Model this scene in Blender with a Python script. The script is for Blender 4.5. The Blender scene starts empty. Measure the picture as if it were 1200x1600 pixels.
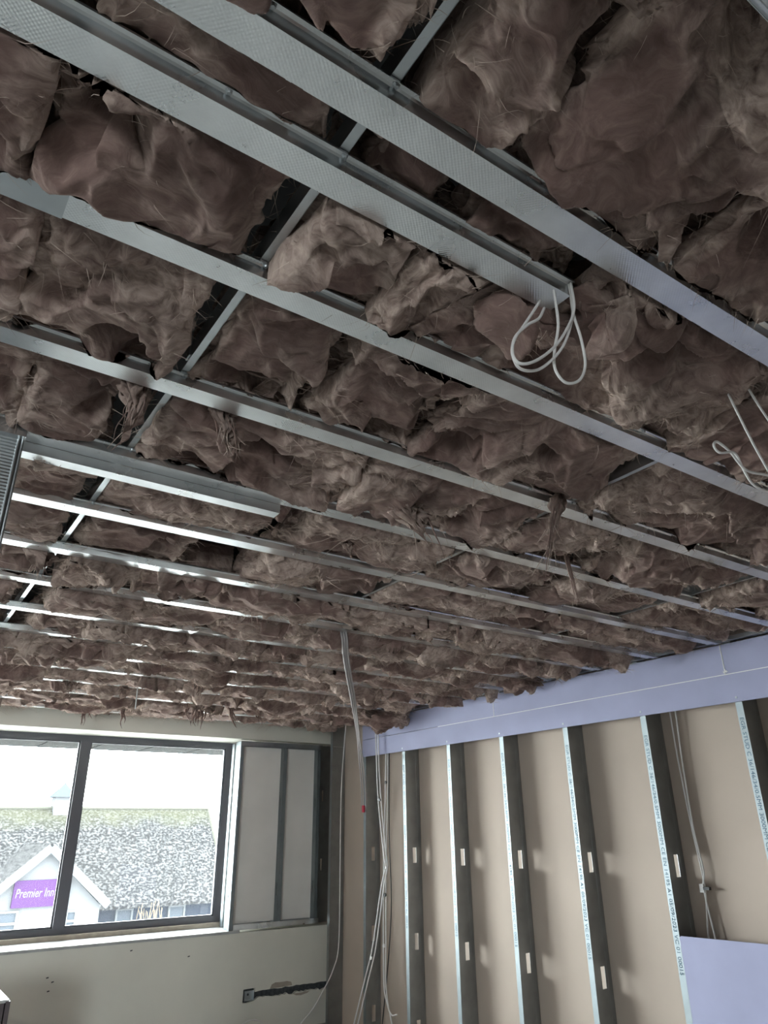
import bpy, bmesh, math, random
import numpy as np
from mathutils import Vector, Matrix

sc = bpy.context.scene
COL = sc.collection
CZ = 1.55            # camera height above the floor; all heights below are relative to the camera
H = 0.885            # underside of the ceiling channels above the camera
rng = random.Random(7)

# ------------------------------------------------------------------ camera, world, light, exposure
cam_data = bpy.data.cameras.new('camera')
cam = bpy.data.objects.new('camera', cam_data)
COL.objects.link(cam)
right = Vector((0.82666, -0.562609, -0.010188))
down = Vector((0.220213, 0.340121, -0.914234))
fwd = Vector((0.517822, 0.753517, 0.405058))
cam.matrix_world = Matrix.Translation((0, 0, CZ)) @ Matrix((right, -down, -fwd)).transposed().to_4x4()
cam_data.sensor_fit = 'VERTICAL'
cam_data.sensor_height = 36
cam_data.lens = 24.965
cam_data.clip_start = 0.02
sc.camera = cam

world = bpy.data.worlds.new('overcast_sky')
sc.world = world
world.use_nodes = True
wn, wl = world.node_tree.nodes, world.node_tree.links
wn.clear()
w_out = wn.new('ShaderNodeOutputWorld')
w_bg = wn.new('ShaderNodeBackground')
w_bg.inputs['Color'].default_value = (0.90, 0.96, 1.0, 1)
w_bg.inputs['Strength'].default_value = 54.0
wl.new(w_bg.outputs[0], w_out.inputs[0])

sc.view_settings.view_transform = 'Standard'
sc.view_settings.look = 'None'
sc.view_settings.gamma = 1
sc.view_settings.use_curve_mapping = False
sc.view_settings.exposure = 0.0
sc.cycles.use_denoising = True
sc.cycles.max_bounces = 10
sc.cycles.diffuse_bounces = 7
sc.cycles.glossy_bounces = 4
sc.cycles.transparent_max_bounces = 12

# window portal: guides sampling of the real sky through the real window, emits nothing of its own
pl = bpy.data.lights.new('window_portal', 'AREA')
pl.shape = 'RECTANGLE'
pl.size, pl.size_y = 6.9, 1.5
pl.cycles.is_portal = True
po = bpy.data.objects.new('window_portal', pl)
po.location = (-0.6, 7.02, CZ)
po.rotation_euler = (math.radians(-90), 0, 0)
COL.objects.link(po)
pl2 = bpy.data.lights.new('fill_window_portal', 'AREA')  # portal of the fill window added behind the camera
pl2.shape = 'RECTANGLE'
pl2.size, pl2.size_y = 1.4, 1.5
pl2.cycles.is_portal = True
po2 = bpy.data.objects.new('fill_window_portal', pl2)
po2.location = (-3.6, -3.45, CZ)
po2.rotation_euler = (math.radians(90), 0, 0)
COL.objects.link(po2)


# ------------------------------------------------------------------ materials
def mat(name, color, rough=0.6, metal=0.0, vary=0.0, vscale=8.0, bump=0.0, bscale=60.0, spec=0.5, stretch=(1, 1, 1), sheen=0.0):
    m = bpy.data.materials.new(name)
    m.use_nodes = True
    n, l = m.node_tree.nodes, m.node_tree.links
    b = n['Principled BSDF']
    b.inputs['Base Color'].default_value = (*color, 1)
    b.inputs['Roughness'].default_value = rough
    b.inputs['Metallic'].default_value = metal
    b.inputs['Specular IOR Level'].default_value = spec
    tc = n.new('ShaderNodeTexCoord')
    mp = n.new('ShaderNodeMapping')
    mp.inputs['Scale'].default_value = stretch
    l.new(tc.outputs['Object'], mp.inputs[0])
    if vary > 0:
        t = n.new('ShaderNodeTexNoise')
        t.inputs['Scale'].default_value = vscale
        t.inputs['Detail'].default_value = 6
        l.new(mp.outputs[0], t.inputs['Vector'])
        r = n.new('ShaderNodeValToRGB')
        r.color_ramp.elements[0].position = 0.3
        r.color_ramp.elements[1].position = 0.7
        r.color_ramp.elements[0].color = (*[c * (1 - vary) for c in color], 1)
        r.color_ramp.elements[1].color = (*[min(1, c * (1 + vary)) for c in color], 1)
        l.new(t.outputs['Fac'], r.inputs[0])
        l.new(r.outputs[0], b.inputs['Base Color'])
    if bump > 0:
        t2 = n.new('ShaderNodeTexNoise')
        t2.inputs['Scale'].default_value = bscale
        t2.inputs['Detail'].default_value = 5
        l.new(mp.outputs[0], t2.inputs['Vector'])
        bp = n.new('ShaderNodeBump')
        bp.inputs['Strength'].default_value = bump
        bp.inputs['Distance'].default_value = 0.004
        l.new(t2.outputs['Fac'], bp.inputs['Height'])
        l.new(bp.outputs[0], b.inputs['Normal'])
    return m


def galv(name, color=(0.80, 0.82, 0.835), rough=0.29, dimples=True, pitch=0.0066):
    """Galvanised steel: zinc bloom in the roughness, optional pressed dimples."""
    m = bpy.data.materials.new(name)
    m.use_nodes = True
    n, l = m.node_tree.nodes, m.node_tree.links
    b = n['Principled BSDF']
    b.inputs['Metallic'].default_value = 1.0
    tc = n.new('ShaderNodeTexCoord')
    t = n.new('ShaderNodeTexNoise')
    t.inputs['Scale'].default_value = 9
    t.inputs['Detail'].default_value = 8
    l.new(tc.outputs['Object'], t.inputs['Vector'])
    mr = n.new('ShaderNodeMapRange')
    mr.inputs['To Min'].default_value = rough - 0.09
    mr.inputs['To Max'].default_value = rough + 0.09
    l.new(t.outputs['Fac'], mr.inputs['Value'])
    l.new(mr.outputs[0], b.inputs['Roughness'])
    r = n.new('ShaderNodeValToRGB')
    r.color_ramp.elements[0].position = 0.3
    r.color_ramp.elements[1].position = 0.75
    r.color_ramp.elements[0].color = (*[c * 0.82 for c in color], 1)
    r.color_ramp.elements[1].color = (*[c * 1.08 for c in color], 1)
    l.new(t.outputs['Fac'], r.inputs[0])
    l.new(r.outputs[0], b.inputs['Base Color'])
    if dimples:
        sx = n.new('ShaderNodeSeparateXYZ')
        l.new(tc.outputs['Object'], sx.inputs[0])
        prod = None
        for k, ax in enumerate('XY'):
            mu = n.new('ShaderNodeMath'); mu.operation = 'MULTIPLY'
            mu.inputs[1].default_value = 2 * math.pi / pitch
            l.new(sx.outputs[ax], mu.inputs[0])
            s = n.new('ShaderNodeMath'); s.operation = 'SINE'
            l.new(mu.outputs[0], s.inputs[0])
            if prod is None:
                prod = s
            else:
                p = n.new('ShaderNodeMath'); p.operation = 'MULTIPLY'
                l.new(prod.outputs[0], p.inputs[0]); l.new(s.outputs[0], p.inputs[1])
                prod = p
        bp = n.new('ShaderNodeBump')
        geo = n.new('ShaderNodeNewGeometry')
        sg = n.new('ShaderNodeSeparateXYZ'); l.new(geo.outputs['True Normal'], sg.inputs[0])
        ab = n.new('ShaderNodeMath'); ab.operation = 'POWER'; ab.inputs[1].default_value = 8
        l.new(sg.outputs['Z'], ab.inputs[0])
        ml = n.new('ShaderNodeMath'); ml.operation = 'MULTIPLY'; ml.inputs[1].default_value = 0.15
        l.new(ab.outputs[0], ml.inputs[0]); l.new(ml.outputs[0], bp.inputs['Strength'])
        bp.inputs['Distance'].default_value = 0.0012
        l.new(prod.outputs[0], bp.inputs['Height'])
        l.new(bp.outputs[0], b.inputs['Normal'])
    return m


def wool_mat(name, dark, light, tan, torn):
    m = bpy.data.materials.new(name)
    m.use_nodes = True
    n, l = m.node_tree.nodes, m.node_tree.links
    b = n['Principled BSDF']
    b.inputs['Roughness'].default_value = 0.95
    b.inputs['Specular IOR Level'].default_value = 0.1
    b.inputs['Sheen Weight'].default_value = 0.35
    b.inputs['Sheen Roughness'].default_value = 0.45
    b.inputs['Sheen Tint'].default_value = (0.85, 0.68, 0.58, 1)
    tc = n.new('ShaderNodeTexCoord')
    # swirl the coordinates, then stretch them: fibres lie in drifting strands
    wz = n.new('ShaderNodeTexNoise'); wz.inputs['Scale'].default_value = 5; wz.inputs['Detail'].default_value = 3
    l.new(tc.outputs['Object'], wz.inputs['Vector'])
    sub = n.new('ShaderNodeVectorMath'); sub.operation = 'MULTIPLY_ADD'
    sub.inputs[1].default_value = (0.30, 0.30, 0.30)
    l.new(wz.outputs['Color'], sub.inputs[0]); l.new(tc.outputs['Object'], sub.inputs[2])
    mp = n.new('ShaderNodeMapping'); mp.inputs['Scale'].default_value = (9, 30, 30)
    l.new(sub.outputs[0], mp.inputs[0])
    f = n.new('ShaderNodeTexNoise'); f.inputs['Scale'].default_value = 1.6; f.inputs['Detail'].default_value = 9; f.inputs['Roughness'].default_value = 0.65
    l.new(mp.outputs[0], f.inputs['Vector'])
    r = n.new('ShaderNodeValToRGB')
    e = r.color_ramp.elements
    e[0].position = 0.30; e[0].color = (*dark, 1)
    e[1].position = 0.72; e[1].color = (*tan, 1)
    k = e.new(0.52); k.color = (*light, 1)
    l.new(f.outputs['Fac'], r.inputs[0])
    # broad drifts of darker and paler binder
    g2 = n.new('ShaderNodeTexNoise'); g2.inputs['Scale'].default_value = 6.5; g2.inputs['Detail'].default_value = 7; g2.inputs['Roughness'].default_value = 0.6
    l.new(sub.outputs[0], g2.inputs['Vector'])
    r2_ = n.new('ShaderNodeMapRange')
    r2_.inputs['From Min'].default_value = 0.32; r2_.inputs['From Max'].default_value = 0.68
    r2_.inputs['To Min'].default_value = 0.62; r2_.inputs['To Max'].default_value = 1.30
    l.new(g2.outputs['Fac'], r2_.inputs['Value'])
    sc_ = n.new('ShaderNodeVectorMath'); sc_.operation = 'SCALE'
    l.new(r.outputs[0], sc_.inputs[0]); l.new(r2_.outputs[0], sc_.inputs['Scale'])
    # freshly torn fibre is paler than the skin of the batt
    at = n.new('ShaderNodeAttribute'); at.attribute_name = 'torn'
    pr = n.new('ShaderNodeMath'); pr.operation = 'MULTIPLY_ADD'; pr.inputs[1].default_value = 2.2; pr.inputs[2].default_value = -0.62
    l.new(f.outputs['Fac'], pr.inputs[0])
    pm = n.new('ShaderNodeMath'); pm.operation = 'MULTIPLY'; pm.use_clamp = True
    l.new(pr.outputs[0], pm.inputs[0]); l.new(at.outputs['Fac'], pm.inputs[1])
    tm_ = n.new('ShaderNodeMix'); tm_.data_type = 'RGBA'
    l.new(pm.outputs[0], tm_.inputs['Factor']); l.new(sc_.outputs[0], tm_.inputs['A'])
    tm_.inputs['B'].default_value = (*torn, 1)
    class _R: outputs = [tm_.outputs['Result']]
    r = _R
    l.new(r.outputs[0], b.inputs['Base Color'])
    bp = n.new('ShaderNodeBump'); bp.inputs['Strength'].default_value = 0.40; bp.inputs['Distance'].default_value = 0.010
    l.new(f.outputs['Fac'], bp.inputs['Height'])
    l.new(bp.outputs[0], b.inputs['Normal'])
    # thin fibres let some light through
    tr = n.new('ShaderNodeBsdfTranslucent')
    l.new(r.outputs[0], tr.inputs['Color']); l.new(bp.outputs[0], tr.inputs['Normal'])
    mx = n.new('ShaderNodeMixShader'); mx.inputs[0].default_value = 0.10
    l.new(b.outputs[0], mx.inputs[1]); l.new(tr.outputs[0], mx.inputs[2])
    l.new(mx.outputs[0], n['Material Output'].inputs['Surface'])
    return m


M = {}
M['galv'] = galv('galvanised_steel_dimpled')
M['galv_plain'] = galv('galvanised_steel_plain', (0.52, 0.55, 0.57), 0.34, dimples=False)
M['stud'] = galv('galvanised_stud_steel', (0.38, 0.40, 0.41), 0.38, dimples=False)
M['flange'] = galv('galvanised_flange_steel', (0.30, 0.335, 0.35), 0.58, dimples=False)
M['wool'] = wool_mat('brown_glass_wool', (0.125, 0.078, 0.069), (0.175, 0.114, 0.101), (0.24, 0.167, 0.146), (0.60, 0.475, 0.41))
M['strand'] = mat('glass_wool_fibres', (0.46, 0.365, 0.315), 0.9, vary=0.35, vscale=20, spec=0.1)
M['slab'] = mat('dark_concrete_slab', (0.10, 0.10, 0.10), 0.9, vary=0.2)
M['floor'] = mat('dusty_screed', (0.32, 0.315, 0.30), 0.85, vary=0.15, vscale=3)
M['paint'] = mat('aged_cream_paint', (0.73, 0.71, 0.635), 0.75, vary=0.04, vscale=3, bump=0.05, bscale=25)
M['white_wall'] = mat('plain_plaster', (0.31, 0.30, 0.29), 0.85, vary=0.05, vscale=2)
M['sill'] = mat('dusty_white_sill', (0.40, 0.40, 0.39), 0.6, vary=0.2, vscale=9, stretch=(1, 2.2, 1))
M['brown_board'] = mat('brown_board_paper', (0.445, 0.365, 0.305), 0.85, vary=0.05, vscale=2.5, bump=0.04, bscale=40)
M['grey_board'] = mat('grey_board_paper', (0.84, 0.81, 0.77), 0.85, vary=0.05, vscale=3)
M['blue_board'] = mat('lilac_blue_board_paper', (0.33, 0.335, 0.48), 0.75, vary=0.05, vscale=4, bump=0.02, bscale=80)
M['gypsum'] = mat('gypsum_edge', (0.80, 0.79, 0.76), 0.9)
M['frame'] = mat('dark_grey_frame', (0.10, 0.10, 0.115), 0.45)
M['cable_white'] = mat('white_cable_sheath', (0.72, 0.69, 0.68), 0.45)
M['cable_grey'] = mat('grey_cable_sheath', (0.34, 0.31, 0.31), 0.45)
M['cable_black'] = mat('black_cable_sheath', (0.02, 0.02, 0.022), 0.45)
M['red'] = mat('red_sleeve', (0.45, 0.02, 0.05), 0.5)
M['dark_hole'] = mat('dark_chase', (0.07, 0.075, 0.08), 0.95, vary=0.4, vscale=40, bump=0.4, bscale=60)
M['patch'] = mat('bare_plaster_patch', (0.40, 0.345, 0.29), 0.9, vary=0.12, vscale=20)
M['ink'] = mat('blue_grey_print', (0.05, 0.09, 0.13), 0.8, spec=0.1)
M['brown_box'] = mat('dark_brown_panel', (0.09, 0.07, 0.075), 0.5)
M['box_top'] = mat('pale_worn_top', (0.50, 0.49, 0.48), 0.6, vary=0.2, vscale=12)
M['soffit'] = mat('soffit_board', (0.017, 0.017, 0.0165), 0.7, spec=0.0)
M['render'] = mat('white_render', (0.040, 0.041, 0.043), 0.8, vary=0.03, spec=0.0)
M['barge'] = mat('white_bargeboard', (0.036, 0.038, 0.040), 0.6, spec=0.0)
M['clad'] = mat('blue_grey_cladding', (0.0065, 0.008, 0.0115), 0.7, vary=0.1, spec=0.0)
M['far_pane'] = mat('far_window_pane', (0.018, 0.021, 0.025), 0.3, spec=0.0)
M['sign'] = mat('purple_sign', (0.016, 0.0062, 0.024), 0.5, spec=0.0)
M['sign_text'] = mat('white_sign_lettering', (0.045, 0.045, 0.045), 0.5, spec=0.0)
M['ground'] = mat('pale_paving', (0.36, 0.355, 0.34), 0.9, vary=0.1, spec=0.0)
M['twig'] = mat('bare_twigs', (0.06, 0.045, 0.03), 0.9, spec=0.0)


def roof_mat():
    m = bpy.data.materials.new('slates_with_painted_shine')
    m.use_nodes = True
    n, l = m.node_tree.nodes, m.node_tree.links
    b = n['Principled BSDF']
    b.inputs['Roughness'].default_value = 0.8
    b.inputs['Specular IOR Level'].default_value = 0.0
    tc = n.new('ShaderNodeTexCoord')
    v = n.new('ShaderNodeTexNoise'); v.inputs['Scale'].default_value = 11.0; v.inputs['Detail'].default_value = 1.5  # pale speckles: shine of the tiles put into the slate colour
    l.new(tc.outputs['Object'], v.inputs['Vector'])
    r = n.new('ShaderNodeValToRGB')
    e = r.color_ramp.elements
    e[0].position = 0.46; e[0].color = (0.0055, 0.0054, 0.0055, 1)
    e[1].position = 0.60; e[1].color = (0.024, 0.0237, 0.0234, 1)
    l.new(v.outputs['Fac'], r.inputs[0])
    # moss along the ridge
    sx = n.new('ShaderNodeSeparateXYZ'); l.new(tc.outputs['Object'], sx.inputs[0])
    n2 = n.new('ShaderNodeTexNoise'); n2.inputs['Scale'].default_value = 1.2
    l.new(tc.outputs['Object'], n2.inputs['Vector'])
    ad = n.new('ShaderNodeMath'); ad.operation = 'ADD'
    l.new(sx.outputs['Z'], ad.inputs[0]); l.new(n2.outputs['Fac'], ad.inputs[1])
    mr = n.new('ShaderNodeMapRange')
    mr.inputs['From Min'].default_value = 3.15; mr.inputs['From Max'].default_value = 3.75
    mr.inputs['To Max'].default_value = 0.5
    l.new(ad.outputs[0], mr.inputs['Value'])
    mx = n.new('ShaderNodeMix'); mx.data_type = 'RGBA'
    l.new(mr.outputs[0], mx.inputs['Factor']); l.new(r.outputs[0], mx.inputs['A'])
    mx.inputs['B'].default_value = (0.018, 0.0182, 0.0105, 1)
    l.new(mx.outputs['Result'], b.inputs['Base Color'])
    return m


M['roof'] = roof_mat()
M['ridge'] = mat('pale_ridge_tiles', (0.025, 0.025, 0.02), 0.9, spec=0.0)


def glass_mat():
    m = bpy.data.materials.new('dusty_window_glass')
    m.use_nodes = True
    n, l = m.node_tree.nodes, m.node_tree.links
    n.remove(n['Principled BSDF'])
    t = n.new('ShaderNodeBsdfTransparent'); t.inputs[0].default_value = (0.96, 0.98, 0.97, 1)
    g = n.new('ShaderNodeBsdfGlossy'); g.inputs['Roughness'].default_value = 0.02
    d = n.new('ShaderNodeBsdfTranslucent'); d.inputs[0].default_value = (0.8, 0.85, 0.9, 1)
    fr = n.new('ShaderNodeFresnel'); fr.inputs['IOR'].default_value = 1.3
    m1 = n.new('ShaderNodeMixShader'); m1.inputs[0].default_value = 0.006
    l.new(t.outputs[0], m1.inputs[1]); l.new(d.outputs[0], m1.inputs[2])
    m2 = n.new('ShaderNodeMixShader')
    l.new(fr.outputs[0], m2.inputs[0]); l.new(m1.outputs[0], m2.inputs[1]); l.new(g.outputs[0], m2.inputs[2])
    l.new(m2.outputs[0], n['Material Output'].inputs['Surface'])
    return m


M['glass'] = glass_mat()


# ------------------------------------------------------------------ helpers
def tag(o, label=None, cat=None, group=None, kind=None):
    if label: o['label'] = label
    if cat: o['category'] = cat
    if group: o['group'] = group
    if kind: o['kind'] = kind
    return o


def empty(name, loc):
    o = bpy.data.objects.new(name, None)
    COL.objects.link(o)
    o.location = (loc[0], loc[1], loc[2] + CZ)
    o.empty_display_size = 0.05
    return o


def link(name, me, parent, base):
    """base = world origin of the mesh coordinates (relative heights)."""
    o = bpy.data.objects.new(name, me)
    COL.objects.link(o)
    w = Vector((base[0], base[1], base[2] + CZ))
    if parent is not None:
        o.parent = parent
        w = w - wloc(parent)
    o.location = w
    return o


def wloc(o):
    v = Vector(o.location)
    while o.parent:
        o = o.parent
        v = v + Vector(o.location)
    return v


class MB:
    def __init__(s):
        s.v, s.f, s.mi = [], [], []

    def add(s, vs, fs, mi=0):
        k = len(s.v)
        s.v += [tuple(v) for v in vs]
        s.f += [tuple(i + k for i in f) for f in fs]
        s.mi += [mi] * len(fs)
        return s

    def box(s, x0, x1, y0, y1, z0, z1, mi=0):
        v = [(x0, y0, z0), (x1, y0, z0), (x1, y1, z0), (x0, y1, z0), (x0, y0, z1), (x1, y0, z1), (x1, y1, z1), (x0, y1, z1)]
        return s.add(v, [(3, 2, 1, 0), (4, 5, 6, 7), (0, 1, 5, 4), (1, 2, 6, 5), (2, 3, 7, 6), (3, 0, 4, 7)], mi)

    def bar(s, a, b, w, t, up=(0, 0, 1)):
        """Rectangular bar from a to b, w wide across, t thick along up."""
        a, b = Vector(a), Vector(b)
        d = (b - a).normalized()
        u = Vector(up)
        sd = d.cross(u).normalized()
        u = sd.cross(d).normalized()
        vs = []
        for p in (a, b):
            for i, j in ((-1, -1), (1, -1), (1, 1), (-1, 1)):
                vs.append(p + sd * (i * w / 2) + u * (j * t / 2))
        return s.add(vs, [(0, 1, 2, 3), (7, 6, 5, 4), (0, 4, 5, 1), (1, 5, 6, 2), (2, 6, 7, 3), (3, 7, 4, 0)])

    def tube(s, pts, r, sides=8, r1=None, flat=1.0):
        pts = [Vector(p) for p in pts]
        n = len(pts)
        r1 = r if r1 is None else r1
        t0 = (pts[1] - pts[0]).normalized()
        ref = Vector((0, 0, 1)) if abs(t0.z) < 0.9 else Vector((1, 0, 0))
        nrm = t0.cross(ref).normalized()
        vs = []
        for i, p in enumerate(pts):
            t = (pts[min(i + 1, n - 1)] - pts[max(i - 1, 0)])
            t = t.normalized() if t.length > 1e-9 else t0
            nrm = (nrm - t * nrm.dot(t))
            nrm = nrm.normalized() if nrm.length > 1e-6 else t.orthogonal().normalized()
            bi = t.cross(nrm)
            rr = r + (r1 - r) * i / (n - 1)
            for k in range(sides):
                a = 2 * math.pi * k / sides
                vs.append(p + nrm * (rr * math.cos(a)) + bi * (rr * flat * math.sin(a)))
        fs = []
        for i in range(n - 1):
            for k in range(sides):
                k2 = (k + 1) % sides
                fs.append((i * sides + k, i * sides + k2, (i + 1) * sides + k2, (i + 1) * sides + k))
        fs.append(tuple(range(sides - 1, -1, -1)))
        fs.append(tuple((n - 1) * sides + k for k in range(sides)))
        return s.add(vs, fs)

    def extrude(s, prof, p0, p1, axis):
        """Closed 2-D outline swept along one axis ('x': prof=(y,z), 'z': prof=(x,y), 'y': prof=(x,z))."""
        n = len(prof)
        vs = []
        for q in (p0, p1):
            for a, b in prof:
                vs.append({'x': (q, a, b), 'z': (a, b, q), 'y': (a, q, b)}[axis])
        fs = [(i, (i + 1) % n, n + (i + 1) % n, n + i) for i in range(n)]
        fs.append(tuple(range(n - 1, -1, -1)))
        fs.append(tuple(range(n, 2 * n)))
        return s.add(vs, fs)

    def build(s, name, m, parent=None, origin=None, smooth=False, fixn=True):
        vs = np.array(s.v, dtype=float)
        if origin is None:
            lo, hi = vs.min(0), vs.max(0)
            origin = ((lo[0] + hi[0]) / 2, (lo[1] + hi[1]) / 2, lo[2])
        me = bpy.data.meshes.new(name)
        me.from_pydata((vs - np.array(origin)).tolist(), [], s.f)
        ms = m if isinstance(m, (list, tuple)) else [m]
        for q in ms:
            me.materials.append(q)
        if len(ms) > 1:
            me.polygons.foreach_set('material_index', s.mi)
        if fixn:
            bm = bmesh.new(); bm.from_mesh(me)
            bmesh.ops.recalc_face_normals(bm, faces=bm.faces)
            bm.to_mesh(me); bm.free()
        if smooth:
            me.polygons.foreach_set('use_smooth', [True] * len(me.polygons))
        me.update()
        return link(name, me, parent, origin)


def sheet(pl_, t):
    """Thin folded sheet: polyline -> closed outline of thickness t."""
    p = [Vector((a, b)) for a, b in pl_]
    n = len(p)
    off = []
    for i in range(n):
        if i == 0: d = p[1] - p[0]
        elif i == n - 1: d = p[-1] - p[-2]
        else: d = (p[i + 1] - p[i]).normalized() + (p[i] - p[i - 1]).normalized()
        d.normalize()
        off.append(p[i] + Vector((-d.y, d.x)) * t)
    return [tuple(q) for q in p] + [tuple(q) for q in reversed(off)]


def catmull(pts, n=8):
    P = [Vector(p) for p in pts]
    P = [P[0] * 2 - P[1]] + P + [P[-1] * 2 - P[-2]]
    out = []
    for i in range(1, len(P) - 2):
        for k in range(n):
            t = k / n
            a, b, c, d = P[i - 1], P[i], P[i + 1], P[i + 2]
            out.append(0.5 * ((2 * b) + (c - a) * t + (2 * a - 5 * b + 4 * c - d) * t * t + (3 * b - a - 3 * c + d) * t ** 3))
    out.append(P[-2])
    return out


def structure(o):
    o['kind'] = 'structure'
    return o


ORD = ['first', 'second', 'third', 'fourth', 'fifth', 'sixth', 'seventh', 'eighth', 'ninth', 'tenth', 'eleventh', 'twelfth',
       'thirteenth', 'fourteenth', 'fifteenth', 'sixteenth', 'seventeenth', 'eighteenth']

# ------------------------------------------------------------------ room shell
XL, XR, YN, YB, YW = -4.6, 3.816, -3.2, 6.44, 6.95      # left wall, right board, near wall, inner and outer face of the window wall
FZ = -CZ
SILL, HEAD = -0.81, 0.76
TOP = H + 0.46

structure(MB().box(XL - .2, XR + .2, YN - .2, YW, FZ - .2, FZ).build('floor', M['floor']))
structure(MB().box(XL - .2, XR + .2, YN - .2, YW, TOP, TOP + .2).build('ceiling', M['slab']))
structure(MB().box(XL - .2, XL, YN - .2, YW, FZ, TOP).build('wall_left', M['white_wall']))
wl_ = MB()
wl_.box(XL, XR, YN - .2, YN, FZ, SILL); wl_.box(XL, XR, YN - .2, YN, HEAD, TOP)
wl_.box(XL, -4.3, YN - .2, YN, SILL, HEAD); wl_.box(-2.9, XR, YN - .2, YN, SILL, HEAD)
structure(wl_.build('wall_front', M['white_wall']))
structure(MB().box(XR, XR + .2, YN - .2, YW, FZ, TOP).build('wall_right', M['brown_board']))

# window wall: below the sill (with a hacked-out cable chase), beam over the window, blocked part at the right
wb = MB()
wb.box(XL, XR, YB, YW, FZ, SILL)
wall_back = structure(wb.build('wall_back', M['paint']))
cut = MB()
r2 = random.Random(3)
outl = [(2.955, -1.318), (2.958, -1.225), (3.062, -1.222), (3.066, -1.252)]
x = 3.10
while x < 3.80:
    outl.append((x, -1.246 + r2.uniform(-.004, .004))); x += .035
outl.append((3.80, -1.246))
x = 3.80
while x > 3.08:
    outl.append((x, -1.300 + r2.uniform(-.010, .012))); x -= .022
outl += [(3.06, -1.312), (3.0, -1.322)]
cut.extrude(outl, YB - .02, YB + .035, 'y')
cutter = cut.build('chase_cutter', M['dark_hole'])
bo = wall_back.modifiers.new('chase', 'BOOLEAN')
bo.operation = 'DIFFERENCE'; bo.solver = 'EXACT'; bo.object = cutter
dg = bpy.context.evaluated_depsgraph_get()
nm = bpy.data.meshes.new_from_object(wall_back.evaluated_get(dg))
wall_back.modifiers.clear()
wall_back.data = nm
bpy.data.objects.remove(cutter)
# dark rough lining of the chase
lin = MB()
lin.extrude([(a, b) for a, b in outl], YB + .030, YB + .0349, 'y')
lin.build('chase_lining', M['dark_hole'], wall_back)
# patches where the skim came off, a few millimetres of bare plaster showing
for pts in ([(3.20, -1.244), (3.215, -1.215), (3.25, -1.203), (3.30, -1.206), (3.36, -1.205), (3.40, -1.214), (3.41, -1.240), (3.3, -1.2435)],
            [(3.42, -1.303), (3.45, -1.318), (3.50, -1.322), (3.56, -1.312), (3.585, -1.299), (3.5, -1.303)]):
    MB().extrude(pts, YB - .0012, YB + .002, 'y').build('bare_patch', M['patch'], wall_back)
beam = structure(MB().box(XL, XR, YB, YW, HEAD, TOP).build('wall_back_head', M['paint']))
beam.name = 'trim_1'
structure(MB().box(2.89, XR, 6.76, YW, SILL, HEAD).build('wall_back_side', M['white_wall'])).name = 'wall_back_side'
sill = structure(MB().box(XL, 2.885, YB - .012, 6.80, SILL - .002, SILL + .018).build('trim_2', M['sill']))
MB().box(XL, 2.885, 6.78, 6.86, SILL + .018, SILL + .05).build('sill_upstand', M['patch'], sill)
# plug holes left in the wall
for hx, hz in ((1.40, -.985), (1.44, -1.015), (1.42, -1.07), (2.46, -.945), (1.99, -.865)):
    MB().tube([(hx - .008, YB - .0015, hz), (hx + .008, YB - .0015, hz + .003)], .004, 6).build('plug_hole', M['dark_hole'], wall_back)

# ------------------------------------------------------------------ window
win = structure(empty('window_1', (-.6, 6.87, SILL)))
FB, FT = -.767, .765
WX0, WX1 = -4.35, 2.885
fr = MB()
fr.box(WX0, WX1, 6.84, 6.91, FB, FB + .055)
fr.box(WX0, WX1, 6.84, 6.91, FT - .055, FT)
fr.box(WX0, WX0 + .06, 6.84, 6.91, FB + .055, FT - .055)
fr.box(WX1 - .075, WX1, 6.84, 6.91, FB + .055, FT - .055)
fr.box(WX0, WX1, 6.862, 6.93, SILL, FB - .0005)
fr.build('frame', M['frame'], win)
mulls = [1.508 - 1.36 * k for k in range(5)]
for mx_ in mulls:
    MB().box(mx_ - .043, mx_ + .043, 6.825, 6.915, FB + .05, FT - .05).build('mullion', M['frame'], win)
edges = [WX1 - .075] + mulls + [WX0 + .06]
for a, b in zip(edges[1:], edges[:-1]):
    lo = a + (.043 if a in mulls else 0)
    hi = b - (.043 if b in mulls else 0)
    MB().box(lo, hi, 6.872, 6.878, FB + .055, FT - .055).build('pane', M['glass'], win)
    bd = MB()
    for (x0, x1, z0, z1) in ((lo, hi, FB + .055, FB + .067), (lo, hi, FT - .067, FT - .055), (lo, lo + .012, FB + .055, FT - .055), (hi - .012, hi, FB + .055, FT - .055)):
        bd.box(x0, x1, 6.852, 6.870, z0, z1)
    bd.build('glazing_bead', M['frame'], win)

# unseen window added for fill light, cut into the wall behind the camera
w2 = structure(empty('added_fill_window', (-3.6, YN - .1, SILL)))
fr = MB()
for (a, b, c, d) in ((-4.3, -2.9, SILL, SILL + .06), (-4.3, -2.9, HEAD - .06, HEAD), (-4.3, -4.24, SILL, HEAD), (-2.96, -2.9, SILL, HEAD)):
    fr.box(a, b, YN - .13, YN - .07, c, d)
fr.build('frame', M['frame'], w2)
for a, b in ((-4.24, -2.96),):
    MB().box(a, b, YN - .103, YN - .097, SILL + .06, HEAD - .06).build('pane', M['glass'], w2)

# eave soffit outside the window, panel by panel
eave = tag(empty('eave_soffit', (0, 7.5, HEAD)), 'pale eave soffit boards overhanging outside the top of the window', 'soffit')
k = 0
for i in range(-9, 9):
    x0 = 1.32 + .5 * i
    MB().box(x0 + .014, x0 + .486, 6.952, 8.06, .765, .78).build('panel', M['soffit'], eave)
MB().box(-3.2, 5.84, 8.06, 8.085, .76, .90).build('fascia', M['soffit'], eave)
structure(MB().box(-3.2, 5.84, 6.952, 8.06, .781, .86).build('roof', M['frame']))

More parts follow.
